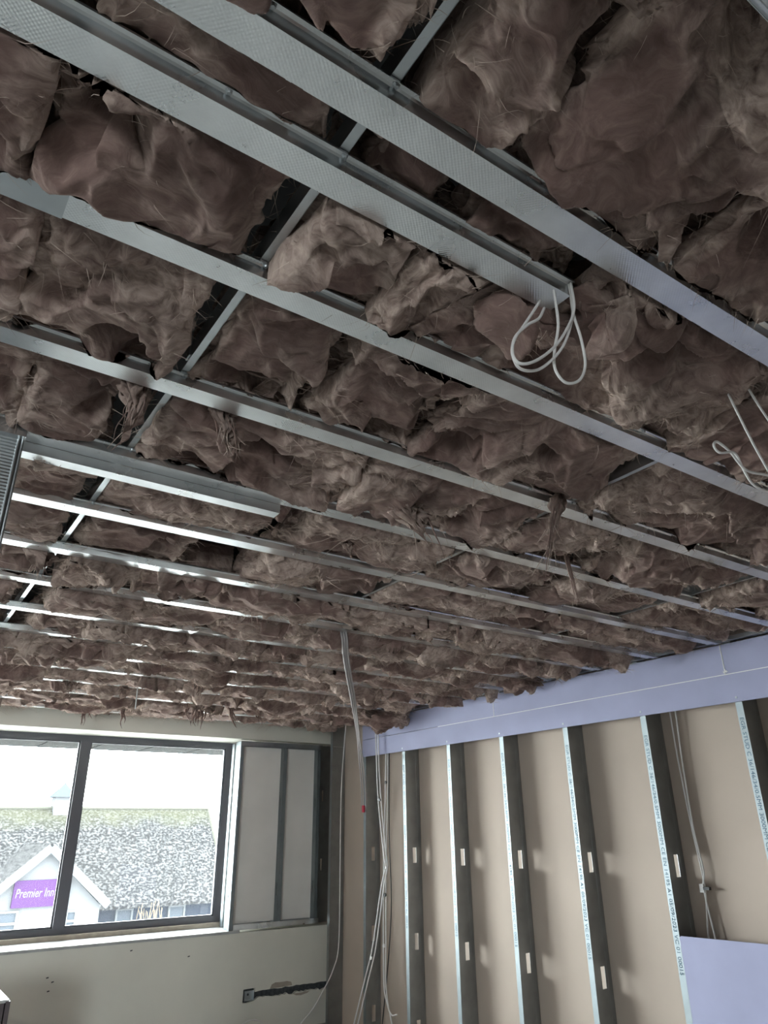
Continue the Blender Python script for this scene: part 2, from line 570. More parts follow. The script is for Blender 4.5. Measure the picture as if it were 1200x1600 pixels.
# ------------------------------------------------------------------ building across the car park
DB = 30.0
hb = tag(empty('hotel_building', (6, DB, -5.5)), 'white gabled building with shine speckled slate roof seen through the window', 'building')
GZ = -5.6
EZ = -.084 * DB
# main wall (blue-grey) and white gable in front of it
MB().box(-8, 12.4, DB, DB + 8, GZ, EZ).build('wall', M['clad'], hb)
RY, RZ = DB + 4.2, .0245 * (DB + 4.2)
rf = MB()
e0 = DB - .35
rf.add([(-9, e0, EZ), (12.75, e0, EZ), (.392 * RY, RY, RZ), (-9, RY, RZ), (12.75, DB + 8.4, EZ), (-9, DB + 8.4, EZ),
        (-9, e0, EZ - .12), (12.75, e0, EZ - .12), (12.75, DB + 8.4, EZ - .12), (-9, DB + 8.4, EZ - .12)],
       [(0, 1, 2, 3), (3, 2, 4, 5), (1, 4, 2), (0, 3, 5), (6, 7, 1, 0), (7, 8, 4, 1), (8, 9, 5, 4), (9, 6, 0, 5), (9, 8, 7, 6)])
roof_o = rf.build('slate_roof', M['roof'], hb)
# ridge and hip tiles
rt = MB(); rt.tube([(-9, RY, RZ), (.392 * RY, RY, RZ)], .09, 6)
rt.build('ridge_tiles', M['ridge'], roof_o)
rt = MB(); rt.tube([(.392 * RY, RY, RZ), (12.75, e0, EZ)], .08, 6)
rt.build('hip_tiles', M['ridge'], roof_o)
# gable wing
DG = 28.0
gx, gz = .198 * DG, -.0185 * DG
gr, gez = .272 * DG, -.083 * DG
gl = 2 * gx - gr
wing = MB()
wing.add([(gl + .2, DG, GZ), (gr - .2, DG, GZ), (gr - .2, DG, gez), (gx, DG, gz - .1), (gl + .2, DG, gez),
          (gl + .2, DB + 3, GZ), (gr - .2, DB + 3, GZ), (gr - .2, DB + 3, gez), (gx, DB + 3, gz - .1), (gl + .2, DB + 3, gez)],
         [(0, 1, 2, 3, 4), (9, 8, 7, 6, 5), (0, 5, 6, 1), (1, 6, 7, 2), (2, 7, 8, 3), (3, 8, 9, 4), (4, 9, 5, 0)])
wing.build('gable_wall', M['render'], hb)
gro = MB()
th = .12
for sx_, ex in ((1, gr), (-1, gl)):
    gro.add([(gx, DG - .25, gz), (ex, DG - .25, gez), (ex, DB + 4, gez), (gx, DB + 4, gz), (gx, DG - .25, gz + th), (ex, DG - .25, gez + th), (ex, DB + 4, gez + th), (gx, DB + 4, gz + th)],
            [(0, 1, 2, 3), (4, 5, 6, 7), (0, 1, 5, 4), (1, 2, 6, 5), (2, 3, 7, 6), (3, 0, 4, 7)])
gro.build('gable_roof', M['roof'], hb)
bb = MB()
for ex in (gr, gl):
    bb.bar((gx, DG - .29 - .012 * (ex > gx), gz), (ex, DG - .29 - .012 * (ex > gx), gez), .05, .26)
bb.build('bargeboard', M['barge'], hb)
# windows
def far_window(x0, x1, z0, z1, y):
    w = MB()
    f = .07
    for (a, b, c, d) in ((x0, x1, z0, z0 + f), (x0, x1, z1 - f, z1), (x0, x0 + f, z0 + f, z1 - f), (x1 - f, x1, z0 + f, z1 - f), (x0 + f, x1 - f, (z0 + z1) / 2 - .04, (z0 + z1) / 2 + .04)):
        w.box(a, b, y - .09, y - .001, c, d)
    o = w.build('window', M['barge'], hb)
    MB().box(x0 + f, x1 - f, y - .04, y - .002, z0 + f, (z0 + z1) / 2 - .04).build('pane', M['far_pane'], o)
    MB().box(x0 + f, x1 - f, y - .04, y - .002, (z0 + z1) / 2 + .04, z1 - f).build('pane', M['far_pane'], o)
far_window(.284 * DB, .305 * DB, -3.75, EZ - .12, DB)
far_window(.349 * DB, .371 * DB, -3.75, EZ - .12, DB)
far_window(.150 * DG, .175 * DG, -3.05, -.083 * DG, DG)
far_window(.226 * DG, .239 * DG, -3.05, -.086 * DG, DG)
# cupola on the ridge
cu = MB()
cx, cy = .2035 * RY, RY
cu.box(cx - .36, cx + .36, cy - .36, cy + .36, RZ - .35, RZ + .42)
cuo = cu.build('cupola', M['render'], hb)
MB().add([(cx - .5, cy - .5, RZ + .42), (cx + .5, cy - .5, RZ + .42), (cx + .5, cy + .5, RZ + .42), (cx - .5, cy + .5, RZ + .42), (cx, cy, RZ + 1.0)],
         [(3, 2, 1, 0), (0, 1, 4), (1, 2, 4), (2, 3, 4), (3, 0, 4)]).build('cupola_roof', M['far_pane'], cuo)
MB().tube([(cx, cy, RZ + .98), (cx, cy, RZ + 1.25)], .03, 6, .008).build('finial', M['far_pane'], cuo)
# sign
SY = DG - .12
sg0, sg1, sz0, sz1 = .166 * SY, .2275 * SY, -.0808 * SY, -.053 * SY
sign = tag(MB().box(sg0, sg1, SY - .03, DG - .02, sz0, sz1).build('fascia_sign', M['sign']), 'purple sign with white lettering on the white gable', 'sign')


def text_mesh(name, s, size, m, parent, pos, rx, ry, up, align='LEFT', shear=0.0, ext=.002, sx=1.0):
    cu_ = bpy.data.curves.new(name, 'FONT')
    cu_.body = s; cu_.size = size; cu_.align_x = align; cu_.extrude = ext; cu_.shear = shear; cu_.resolution_u = 3
    to = bpy.data.objects.new(name, cu_)
    COL.objects.link(to)
    me = bpy.data.meshes.new_from_object(to.evaluated_get(bpy.context.evaluated_depsgraph_get()))
    bpy.data.objects.remove(to)
    X_, Y_ = Vector(rx), Vector(up)
    Z_ = X_.cross(Y_)
    co = np.empty(len(me.vertices) * 3, dtype=np.float32)
    me.vertices.foreach_get('co', co)
    co = co.reshape(-1, 3)
    w = np.outer(co[:, 0] * sx, np.array(X_)) + np.outer(co[:, 1], np.array(Y_)) + np.outer(co[:, 2], np.array(Z_))
    me.vertices.foreach_set('co', w.astype(np.float32).ravel())
    me.materials.clear(); me.materials.append(m)
    me.update()
    return link(name, me, parent, pos)


text_mesh('lettering', 'Premier Inn', .37, M['sign_text'], sign, (sg0 + .06, SY - .033, (sz0 + sz1) / 2 - .10), (1, 0, 0), 0, (0, 0, 1), shear=.18, ext=.004, sx=.66)
# bare shrub in front of the far wall
tw = tag(empty('bare_shrub', (9.4, DB - 1.5, GZ)), 'bare leafless shrub before the blue grey wall of the far building', 'shrub')
tm = MB()
r3 = random.Random(5)
for i in range(26):
    a = Vector((9.35 + r3.uniform(-.3, .3), DB - 1.5 + r3.uniform(-.3, .3), GZ))
    pts = [a]
    for q in range(5):
        a = a + Vector((r3.uniform(-.22, .22), r3.uniform(-.1, .1), r3.uniform(.5, .72)))
        pts.append(a)
    tm.tube(pts, .03, 4, .008)
tag(tm.build('branches', M['twig'], tw), kind='stuff')
structure(MB().box(-40, 60, 7.4, 90, GZ - .2, GZ).build('ground', M['ground']))

# ------------------------------------------------------------------ right wall: studs, bulkhead boards, blue board
WF = 3.67
SLOTS = (-.211, -.806, -1.36)


def c_stud(y, z0, z1, text):
    """146 mm C stud: flange faces the room, web faces the camera, service slots cut through the web."""
    i = STUDS.index((y, text)) if (y, text) in STUDS else 0
    e = empty('wall_stud', (WF + .073, y, z0))
    t = .0012
    yw = y - .038
    w = MB()
    x0, x1 = WF, XR - .003
    sa, sb = WF + .058, WF + .092
    w.box(x0, sa, yw, yw + t, z0, z1)
    w.box(sb, x1, yw, yw + t, z0, z1)
    zz = z0
    for s in sorted(SLOTS):
        w.box(sa, sb, yw, yw + t, zz, s - .055)
        zz = s + .055
    w.box(sa, sb, yw, yw + t, zz, z1)
    # shallow pressed rib along the web
    w.box(WF + .110, WF + .120, yw - .0006, yw, z0, z1)
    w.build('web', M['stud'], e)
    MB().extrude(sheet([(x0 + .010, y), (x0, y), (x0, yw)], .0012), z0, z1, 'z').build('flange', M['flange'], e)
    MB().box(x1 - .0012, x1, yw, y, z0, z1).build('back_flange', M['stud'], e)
    if text:
        text_mesh('printed_lettering', text, .029, M['ink'], e, (WF - .0006, y - .009, .50 if y < 2.5 else .47), (0, 0, -1), 0, (0, -1, 0), ext=.0001, sx=1.18)
    return e


TXT = 'EGR STUD C 36/146/34/0.5MM 3000MM CE EN 14195 A1 05/09/2023 VC 01 00015'
STUDS = [(5.71, ''), (5.11, TXT), (4.515, TXT), (3.916, TXT), (3.312, TXT), (2.708, TXT), (2.11, TXT), (1.51, '')]
names = ['first', 'second', 'third', 'fourth', 'fifth', 'sixth', 'seventh', 'eighth']
for i, (y, t) in enumerate(STUDS):
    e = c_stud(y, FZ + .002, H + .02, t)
    tag(e, f'galvanised steel wall stud, {names[i]} from the window corner along the brown boarded wall', 'stud', 'studs of the brown boarded wall')
# end stud in the corner, web towards the camera, runs up past the beam
e = tag(empty('wall_stud', (WF + .073, 6.28, FZ)), 'grey corner stud standing beside the end of the window wall', 'stud', 'studs of the brown boarded wall')
cm = MB()
cm.box(WF, XR - .003, 6.268, 6.2695, FZ + .002, TOP - .01)
cm.build('web', M['stud'], e)
MB().extrude(sheet([(WF + .01, 6.306), (WF, 6.306), (WF, 6.268)], .0012), FZ + .002, TOP - .01, 'z').build('flange', M['stud'], e)
MB().box(WF + .01, WF + .13, 6.262, 6.268, .715, .72).build('joint_strip', M['galv_plain'], e)

# bulkhead of blue boards screwed over the stud heads
BK0, BKM, BKT = .577, .722, H - .004
bx0, bx1 = WF - .0135, WF - .001
gaps = [(5.71, 3.944), (3.938, 2.128), (2.120, -.6)]
low = tag(empty('bulkhead_board', (bx1, 3.9, BK0)), 'long lower strip of lilac blue plasterboard screwed across the stud heads', 'plasterboard', 'blue bulkhead strips')
lb = MB(); lb.box(bx0, bx1, -.6, 5.71, BK0, BKM - .0015)
lb.build('board', M['blue_board'], low)
for (y, t) in STUDS[1:]:
    MB().tube([(bx0 - .003, y - .02, BK0 + .022), (bx0, y - .02, BK0 + .022)], .006, 8).build('screw_head', M['galv_plain'], low)
MB().box(bx0, bx1 - .001, -.6, 4.6, BKM - .0014, BKM + .0028).build('paper_edge', M['gypsum'], low)
lab3 = ['upper lilac blue plasterboard strip nearest the window corner', 'upper lilac blue plasterboard strip in the middle of the bulkhead',
        'upper lilac blue plasterboard strip nearest the camera']
for (a, b), lab in zip(gaps, lab3):
    ub = tag(empty('bulkhead_board', (bx1, (a + b) / 2, BKM)), lab, 'plasterboard', 'blue bulkhead strips')
    MB().box(bx0 + .001, bx1, b, a, BKM + .0030, BKT).build('board', M['blue_board'], ub)
    MB().box(bx0 + .0005, bx1 - .001, b - .004, b - .0002, BKM + .0030, BKT).build('paper_edge', M['gypsum'], ub)
# chipped paper at the joint
ch = MB()
r4 = random.Random(11)
for i in range(5):
    yy = 2.124 + r4.uniform(-.012, .012); zz = BKM + r4.uniform(-.012, .03)
    ch.add([(bx0 - .001, yy, zz), (bx0 - .001, yy - .010, zz + .004), (bx0 - .006, yy - .004, zz + .014), (bx0, yy - .004, zz + .006)], [(0, 1, 2), (0, 2, 3), (1, 3, 2), (0, 3, 1)])
ch.build('chipped_paper', M['gypsum'], low)
# perimeter track under the ceiling behind the boards
tag(MB().extrude(sheet([(WF - .045, H + .0265), (WF - .045, H + .005), (WF - .002, H + .005), (WF - .002, H + .0265)], .0008), -.6, 6.25, 'y').build('perimeter_track', M['galv_plain']),
    'thin metal track along the top of the blue bulkhead', 'track')
# big blue board fixed on the studs, lower right
bl = tag(empty('blue_plasterboard', (bx1, 1.75, FZ)), 'large lilac blue plasterboard sheet standing against the studs near the camera', 'plasterboard')
b2 = MB()
b2.add([(bx0, 2.66, FZ + .002), (bx0, .85, FZ + .002), (bx0, .85, -.498), (bx0, 2.66, -.538), (bx1, 2.66, FZ + .002), (bx1, .85, FZ + .002), (bx1, .85, -.498), (bx1, 2.66, -.538)],
       [(0, 1, 2, 3), (7, 6, 5, 4), (0, 4, 5, 1), (1, 5, 6, 2), (2, 6, 7, 3), (3, 7, 4, 0)])
b2.build('sheet', M['blue_board'], bl)
MB().add([(bx0 + .001, 2.655, -.538), (bx0 + .001, .85, -.498), (bx1 - .001, .85, -.498), (bx1 - .001, 2.655, -.538),
          (bx0 + .001, 2.655, -.534), (bx0 + .001, .85, -.494), (bx1 - .001, .85, -.494), (bx1 - .001, 2.655, -.534)],
         [(3, 2, 1, 0), (4, 5, 6, 7), (0, 1, 5, 4), (1, 2, 6, 5), (2, 3, 7, 6), (3, 0, 4, 7)]).build('top_edge', M['blue_board'], bl)

# ------------------------------------------------------------------ boxed-in part beside the window
pf = tag(empty('partition_frame', (3.2, YB, SILL)), 'galvanised stud frame boxed in beside the window', 'frame')
PX0, PX1, PB, PT = 2.79, 3.655, SILL + .0185, .742
pt = MB()
pt.extrude(sheet([(YB, PB + .042), (YB, PB), (YB + .07, PB), (YB + .07, PB + .042)], .001), PX0 + .04, PX1, 'x')
pt.build('bottom_track', M['galv'], pf)
pt = MB()
pt.extrude(sheet([(YB + .07, PT - .042), (YB + .07, PT), (YB, PT), (YB, PT - .042)], .001), PX0, PX1, 'x')
pt.build('top_track', M['stud'], pf)


def small_stud(name, xw, dirx, y0, y1, z0, z1, fl=.034, slots=True):
    """C stud with web in the plane x = xw and flanges reaching dirx."""
    m_ = MB()
    ym = (y0 + y1) / 2
    xa, xb = min(xw, xw + dirx * .0012), max(xw, xw + dirx * .0012)
    if slots:
        m_.box(xa, xb, y0, ym - .008, z0, z1); m_.box(xa, xb, ym + .008, y1, z0, z1)
        zz = z0
        for s in (-.50, .02 + .18):
            m_.box(xa, xb, ym - .008, ym + .008, zz, s - .05); zz = s + .05
        m_.box(xa, xb, ym - .008, ym + .008, zz, z1)
    else:
        m_.box(xa, xb, y0, y1, z0, z1)
    xf = sorted((xw, xw + dirx * fl))
    m_.box(xf[0], xf[1], y0, y0 + .0012, z0, z1)
    m_.box(xf[0], xf[1], y1 - .0012, y1, z0, z1)
    lip = sorted((xw + dirx * fl, xw + dirx * (fl - .0012)))
    m_.box(lip[0], lip[1], y0, y0 + .008, z0, z1)
    m_.box(lip[0], lip[1], y1 - .008, y1, z0, z1)
    return m_.build(name, M['flange'], pf)


small_stud('stud', PX0, 1, YB + .001, YB + .112, PB + .002, PT - .002)
small_stud('stud', PX0 + .047, 1, YB + .26, YB + .31, PB + .002, PT - .002, slots=False)
small_stud('stud', 3.238, 1, YB + .001, YB + .069, PB + .002, PT - .002)
small_stud('stud', 3.605, 1, YB + .001, YB + .069, PB + .002, PT - .002)
tag(MB().box(PX0 + .04, PX1 - .002, YB + .072, YB + .0845, PB, PT + .01).build('backing_board', M['grey_board']), 'pale grey plasterboard behind the stud frame beside the window', 'plasterboard')

# stud filling the gap between the boxed-in frame and the corner stud
gs_ = tag(empty('wall_stud', (3.70, YB + .05, SILL)), 'dark slotted stud in the narrow gap right of the boxed-in window frame', 'stud', 'studs of the brown boarded wall')
m_ = MB()
ga, gb = PX1 + .003, PX1 + .12
m_.box(ga, ga + .030, YB + .05, YB + .0512, PB, PT); m_.box(ga + .046, gb, YB + .05, YB + .0512, PB, PT)
zz = PB
for q in (-.32, .28):
    m_.box(ga + .030, ga + .046, YB + .05, YB + .0512, zz, q - .05); zz = q + .05
m_.box(ga + .030, ga + .046, YB + .05, YB + .0512, zz, PT)
m_.build('web', M['stud'], gs_)
MB().box(ga, ga + .0012, YB + .0512, YB + .085, PB, PT).build('flange', M['flange'], gs_)

# socket back box in the chase
sb = tag(empty('socket_box', (3.01, YB + .02, -1.31)), 'grey metal socket back box sunk in the wall chase', 'box')
m_ = MB()
m_.box(2.968, 3.056, YB + .026, YB + .029, -1.308, -1.236)
m_.box(2.968, 2.970, YB - .002, YB + .026, -1.308, -1.236)
m_.box(3.054, 3.056, YB - .002, YB + .026, -1.308, -1.236)
m_.box(2.968, 3.056, YB - .002, YB + .026, -1.238, -1.236)
m_.box(2.968, 3.056, YB - .002, YB + .026, -1.308, -1.306)
m_.build('box_shell', M['galv_plain'], sb)
MB().tube([(3.012, YB + .0245, -1.268), (3.012, YB + .026, -1.268)], .009, 10).build('knockout', M['dark_hole'], sb)

# dark cupboard corner at the lower left edge
cb = tag(empty('dark_cupboard', (.72, 5.2, FZ)), 'dark brown cupboard with a pale top standing below the window', 'cupboard')
MB().box(.50, .885, 5.0, 5.34, FZ + .002, -.862).build('body', M['brown_box'], cb)
MB().box(.892, .915, 5.0, 5.34, FZ + .002, -.855).build('side_panel', M['brown_box'], cb)
MB().box(.50, .91, 5.01, 5.36, -.862, -.848).build('top', M['box_top'], cb)
MB().box(.55, .86, 4.992, 5.0, FZ + .1, -.88).build('door', M['brown_box'], cb)

# ------------------------------------------------------------------ ceiling grid
YF = [.175, .573, .9735, 1.371, 1.770, 2.164, 2.562, 2.968, 3.40, 3.805, 4.195, 4.610, 5.035, 5.48, 5.90, 6.27]   # far edge of each channel face
XP = [-.84, .368, 1.595, 2.79]                                                                              # primary bars


def furring(yf, x0, x1, label, screws=True, z=H):
    e = empty('ceiling_channel', ((x0 + x1) / 2, yf - .026, z))
    tag(e, label, 'channel', 'ceiling channels')
    yn = yf - .0525
    prof = sheet([(yn - .013, z + .0205), (yn - .013, z + .0245), (yn - .006, z + .0225), (yn - .003, z + .020), (yn, z),
                  (yf, z), (yf + .003, z + .020), (yf + .006, z + .0225), (yf + .013, z + .0245), (yf + .013, z + .0205)], .0009)
    MB().extrude(prof, x0, x1, 'x').build('channel_body', M['galv'], e)
    if screws:
        for xp in XP:
            if x0 < xp + .01 < x1:
                for xx in ((xp + .012, xp - .17) if yf < 2 else (xp + .012,)):
                    MB().tube([(xx, yn - .0085, z + .0225), (xx, yn - .0085, z + .0185), (xx, yn - .0085, z + .0165)], .0052, 7, .003).build('screw', M['galv_plain'], e)
    return e


for i, yf in enumerate(YF):
    x1 = WF - .016 if i > 2 else WF - .016
    furring(yf, -1.15, x1, f'long galvanised ceiling channel, {ORD[i]} counted from the camera towards the window', screws=i < 9)
furring(.7055, -1.1, .868, 'short galvanised ceiling channel ending beside the coiled pink white cable')
# visible overlap sleeves where channels are joined
slv = tag(MB().extrude([(YF[2] - .0545, H - .0012), (YF[2] + .002, H - .0012), (YF[2] + .002, H - .0002), (YF[2] - .0545, H - .0002)], -1.14, .058, 'x').build('channel_splice', M['galv_plain']),
          'plain splice plate under the left end of the third ceiling channel', 'plate')

labs = ['outermost primary ceiling bar beyond the left edge of the window bay', 'primary ceiling bar with the widest dark gaps, running past the short channel end',
        'primary ceiling bar across the middle of the ceiling, mostly hidden by wool', 'primary ceiling bar nearest the blue bulkhead']
for xp, lab in zip(XP, labs):
    e = tag(empty('primary_bar', (xp, 3, H + .0265)), lab, 'bar', 'primary ceiling bars')
    z0, z1 = H + .0265, H + .0715
    MB().extrude(sheet([(xp + .0155, z0), (xp, z0), (xp, z1), (xp + .0155, z1)], -.0009), -.5, 6.4, 'y').build('bar_body', M['galv_plain'], e)
    MB().box(xp + .0148, xp + .0157, -.5, 6.4, z0, z0 + .004).build('lip', M['galv_plain'], e)
    for y in (.05, 1.25, 2.42, 3.6, 4.8, 6.0):
        yy = y if xp < 2 else y - .74
        MB().box(xp - .004, xp - .0005, yy, yy + .025, z0 + .006, TOP).build('hanger', M['galv_plain'], e)

# U-shaped head track under the fifth channel, and the ribbed post standing in it
ht = tag(empty('head_track', (.3, 1.79, .857)), 'galvanised head track fixed below the fifth ceiling channel', 'track')
MB().extrude(sheet([(1.771, H - .0006), (1.771, .857), (1.811, .857), (1.811, H - .0006)], .0009), -1.15, .840, 'x').build('track_body', M['galv'], ht)
rp = tag(empty('ribbed_post', (0, 1.755, FZ)), 'ribbed metal post at the left edge below the ceiling channels', 'post')
m_ = MB()
nz = 560
zs = np.linspace(FZ + .002, .868, nz)
vs = []
for i, z in enumerate(zs):
    d = .0016 if i % 2 else 0
    vs += [(-.10, 1.738 - d, z), (.118, 1.738 - d, z)]
fs = [(2 * i, 2 * i + 1, 2 * i + 3, 2 * i + 2) for i in range(nz - 1)]
m_.add(vs, fs)
m_.add([(-.10, 1.742, FZ + .002), (.118, 1.742, FZ + .002), (.118, 1.742, .868), (-.10, 1.742, .868)], [(3, 2, 1, 0)])
m_.build('ribbed_face', M['galv_plain'], rp, fixn=False)
MB().tube([(.121, 1.736, FZ + .002), (.121, 1.736, .868)], .0035, 8).build('edge_bead', M['stud'], rp)
MB().tube([(.130, 1.738, FZ + .002), (.130, 1.738, .868)], .0035, 8).build('edge_bead', M['stud'], rp)
MB().box(-.10, .134, 1.742, 1.770, FZ + .002, .868).build('return', M['stud'], rp)
MB().box(-.10, .134, 1.715, 1.770, .868, H - .001).build('cap', M['galv'], rp)

# small hanger straps and a threaded rod left from the old ceiling
st = tag(MB().bar((1.02, 3.08, H + .03), (1.03, 3.23, H + .022), .018, .003).build('strap', M['galv_plain']), 'short metal strap crossing the gap beside the wool, left of the two', 'strap', 'hanger straps')
st = tag(MB().bar((1.263, 3.05, H + .05), (1.36, 3.22, H + .02), .014, .003).build('strap', M['galv_plain']), 'thin slanting hanger strap sticking out of the wool, right of the two', 'strap', 'hanger straps')
rodt = MB(); rodt.tube([(1.375, 5.0, TOP), (1.385, 5.0, .745)], .004, 6)
tag(rodt.build('threaded_rod', M['galv_plain']), 'thin threaded rod hanging down through the far wool above the window', 'rod')

# ------------------------------------------------------------------ glass wool
_pr = np.random.RandomState(42)
_perm = np.concatenate([_pr.permutation(256)] * 3).astype(np.int32)
_g = _pr.normal(size=(256, 3)); _g /= np.linalg.norm(_g, axis=1)[:, None]
_gx, _gy, _gz = [np.ascontiguousarray(_g[:, i] * 1.5, dtype=np.float32) for i in range(3)]


def pn(x, y, z):
    """Gradient noise, about -1..1."""
    x = np.asarray(x, np.float32); y = np.asarray(y, np.float32); z = np.asarray(z, np.float32)
    xi, yi, zi = np.floor(x), np.floor(y), np.floor(z)
    fx, fy, fz = x - xi, y - yi, z - zi
    xi = xi.astype(np.int32) & 255; yi = yi.astype(np.int32) & 255; zi = zi.astype(np.int32) & 255
    u = fx * fx * (3 - 2 * fx); v = fy * fy * (3 - 2 * fy); w = fz * fz * (3 - 2 * fz)
    res = None
    acc = []
    for dx in (0, 1):
        a = _perm[xi + dx]
        for dy in (0, 1):
            b = _perm[a + yi + dy]
            for dz in (0, 1):
                h = _perm[b + zi + dz]
                acc.append(_gx[h] * (fx - dx) + _gy[h] * (fy - dy) + _gz[h] * (fz - dz))
    l = [acc[i] + (acc[i + 1] - acc[i]) * w for i in (0, 2, 4, 6)]
    m0 = l[0] + (l[1] - l[0]) * v
    m1 = l[2] + (l[3] - l[2]) * v
    return m0 + (m1 - m0) * u


def ridge(n):
    return 1 - 2 * np.minimum(np.abs(n) * 1.7, 1)


def wool_displace(P, N, seed, base_ang, amp=1.0, fine=True, edge=0.0):
    """Swirled, stretched ridges: folds that lean over, strands along them."""
    r = np.random.RandomState(seed)
    off = r.uniform(0, 200, 3).astype(np.float32)
    c = P.mean(0)
    q = (P - c).astype(np.float32)
    x, y, z = q[:, 0] + off[0], q[:, 1] + off[1], q[:, 2] + off[2]
    w1 = pn(x * 4.0, y * 4.0, z * 4.0); w2 = pn(x * 4.0 + 31, y * 4.0, z * 4.0 + 7)
    w3 = pn(x * 11, y * 11 + 9, z * 11); w4 = pn(x * 11 + 50, y * 11, z * 11)
    lx = q[:, 0] + .11 * w1 + .035 * w3
    ly = q[:, 1] + .11 * w2 + .035 * w4
    lz = q[:, 2]
    ang = base_ang + 1.1 * pn(x * 1.7 + 5, y * 1.7, z * 1.7 + 3)
    ca, sa = np.cos(ang), np.sin(ang)
    s = lx * ca + ly * sa
    t = -lx * sa + ly * ca
    big = pn(x * 3.2, y * 3.2 + 70, z * 3.2)
    big2 = pn(x * 7.5 + 11, y * 7.5, z * 7.5)
    w5 = pn(x * 24, y * 24 + 13, z * 24)
    w6 = pn(x * 24 + 77, y * 24, z * 24)
    # torn layers: slow rise, sudden ragged drop
    def ledge(v, edge):
        v = v - np.floor(v)
        return v * (1 - np.clip((v - edge) / (1 - edge), 0, 1) ** 2 * (3 - 2 * np.clip((v - edge) / (1 - edge), 0, 1)))
    l1 = ledge(1.5 * pn(s * 2.0 + off[2], t * 3.6 + off[0], lz * 7) + .16 * w3 + .10 * w5, .90)
    l2 = ledge(1.6 * pn(s * 4.2 + off[0], t * 10 + off[2], lz * 16) + .22 * w4 + .14 * w6, .84)
    f1 = ridge(pn(s * 3.2 + off[0], t * 9 + off[1], lz * 12 + off[2]))
    msk = np.clip(.40 + pn(x * 4.3 + 90, y * 4.3, z * 4.3) * 1.5, .0, 1.2)
    msk2 = np.clip(.40 + pn(x * 6.1 + 40, y * 6.1 + 9, z * 6.1) * 1.5, .0, 1.2)
    s2, t2 = s + .02 * w5, t + .018 * w6
    f2 = ridge(pn(s2 * 7 + off[1], t2 * 24 + off[2], lz * 28))
    torn = np.clip(.22 + 1.5 * pn(x * 3.6 + 90, y * 5.2, z * 4.3) + .5 * w5 + edge, 0, 1)
    d = amp * (.028 * big + .014 * big2 + .050 * (l1 - .4) + .018 * (l2 - .4) * (.25 + msk2) + (.005 + .012 * torn) * f1 + (.002 + .009 * torn) * f2)
    if fine:
        f3 = ridge(pn(s2 * 13 + 8 + .3 * w3, t2 * 50 + off[0] + .8 * w4, lz * 52))
        f3b = ridge(pn(s2 * 19 + 80, t2 * 74 + off[2] + 1.1 * w3, lz * 70))
        f4 = pn(s2 * 34, t2 * 125 + off[1], lz * 110)
        d = d + torn * (.0040 * f3 + .0030 * f3b + .0022 * f4) + .0012 * w5
    hole = np.clip(pn(x * 5.5 + 17, y * 7.5 + 4, z * 6.5) + .12 * w5 - .30, 0, .28)
    d = d - amp * .32 * hole
    out = P + N * d[:, None]
    lean = amp * (.030 * (l1 - .3) + .018 * (l2 - .3) + .012 * f1 * msk + .008 * f2 * msk2)
    out[:, 0] += -sa * lean + amp * .012 * w3
    out[:, 1] += ca * lean + amp * .012 * w4
    return out, torn, ang


def grid_mesh(name, V, nu, nv, m, cap=None, closed_u=False, torn=None):
    """Quad grid (nu x nv vertices, row-major in u) + optional cap vertex closing the border."""
    i, j = np.meshgrid(np.arange(nu - (0 if closed_u else 1)), np.arange(nv - 1), indexing='ij')
    i2 = (i + 1) % nu
    quads = np.stack([i * nv + j, i2 * nv + j, i2 * nv + j + 1, i * nv + j + 1], -1).reshape(-1, 4)
    tris = np.zeros((0, 3), int)
    if cap is not None:
        b = [k * nv for k in range(nu)] + [(nu - 1) * nv + k for k in range(1, nv)] + [k * nv + nv - 1 for k in range(nu - 2, -1, -1)] + [k for k in range(nv - 2, 0, -1)]
        b = np.array(b)
        ci = len(V)
        V = np.vstack([V, cap])
        tris = np.stack([np.roll(b, -1), b, np.full(len(b), ci)], -1)
    me = bpy.data.meshes.new(name)
    me.vertices.add(len(V))
    me.vertices.foreach_set('co', V.astype(np.float32).ravel())
    nl = quads.size + tris.size
    me.loops.add(nl)
    me.loops.foreach_set('vertex_index', np.concatenate([quads.ravel(), tris.ravel()]).astype(np.int32))
    me.polygons.add(len(quads) + len(tris))
    st_ = np.concatenate([np.arange(len(quads)) * 4, quads.size + np.arange(len(tris)) * 3]).astype(np.int32)
    me.polygons.foreach_set('loop_start', st_)
    me.polygons.foreach_set('use_smooth', np.ones(len(quads) + len(tris), dtype=bool))
    me.materials.append(m)
    me.update(calc_edges=True)
    ta = np.full(len(V), .5, np.float32)
    if torn is not None:
        ta[:len(torn)] = torn
    me.attributes.new('torn', 'FLOAT', 'POINT').data.foreach_set('value', ta)
    return me


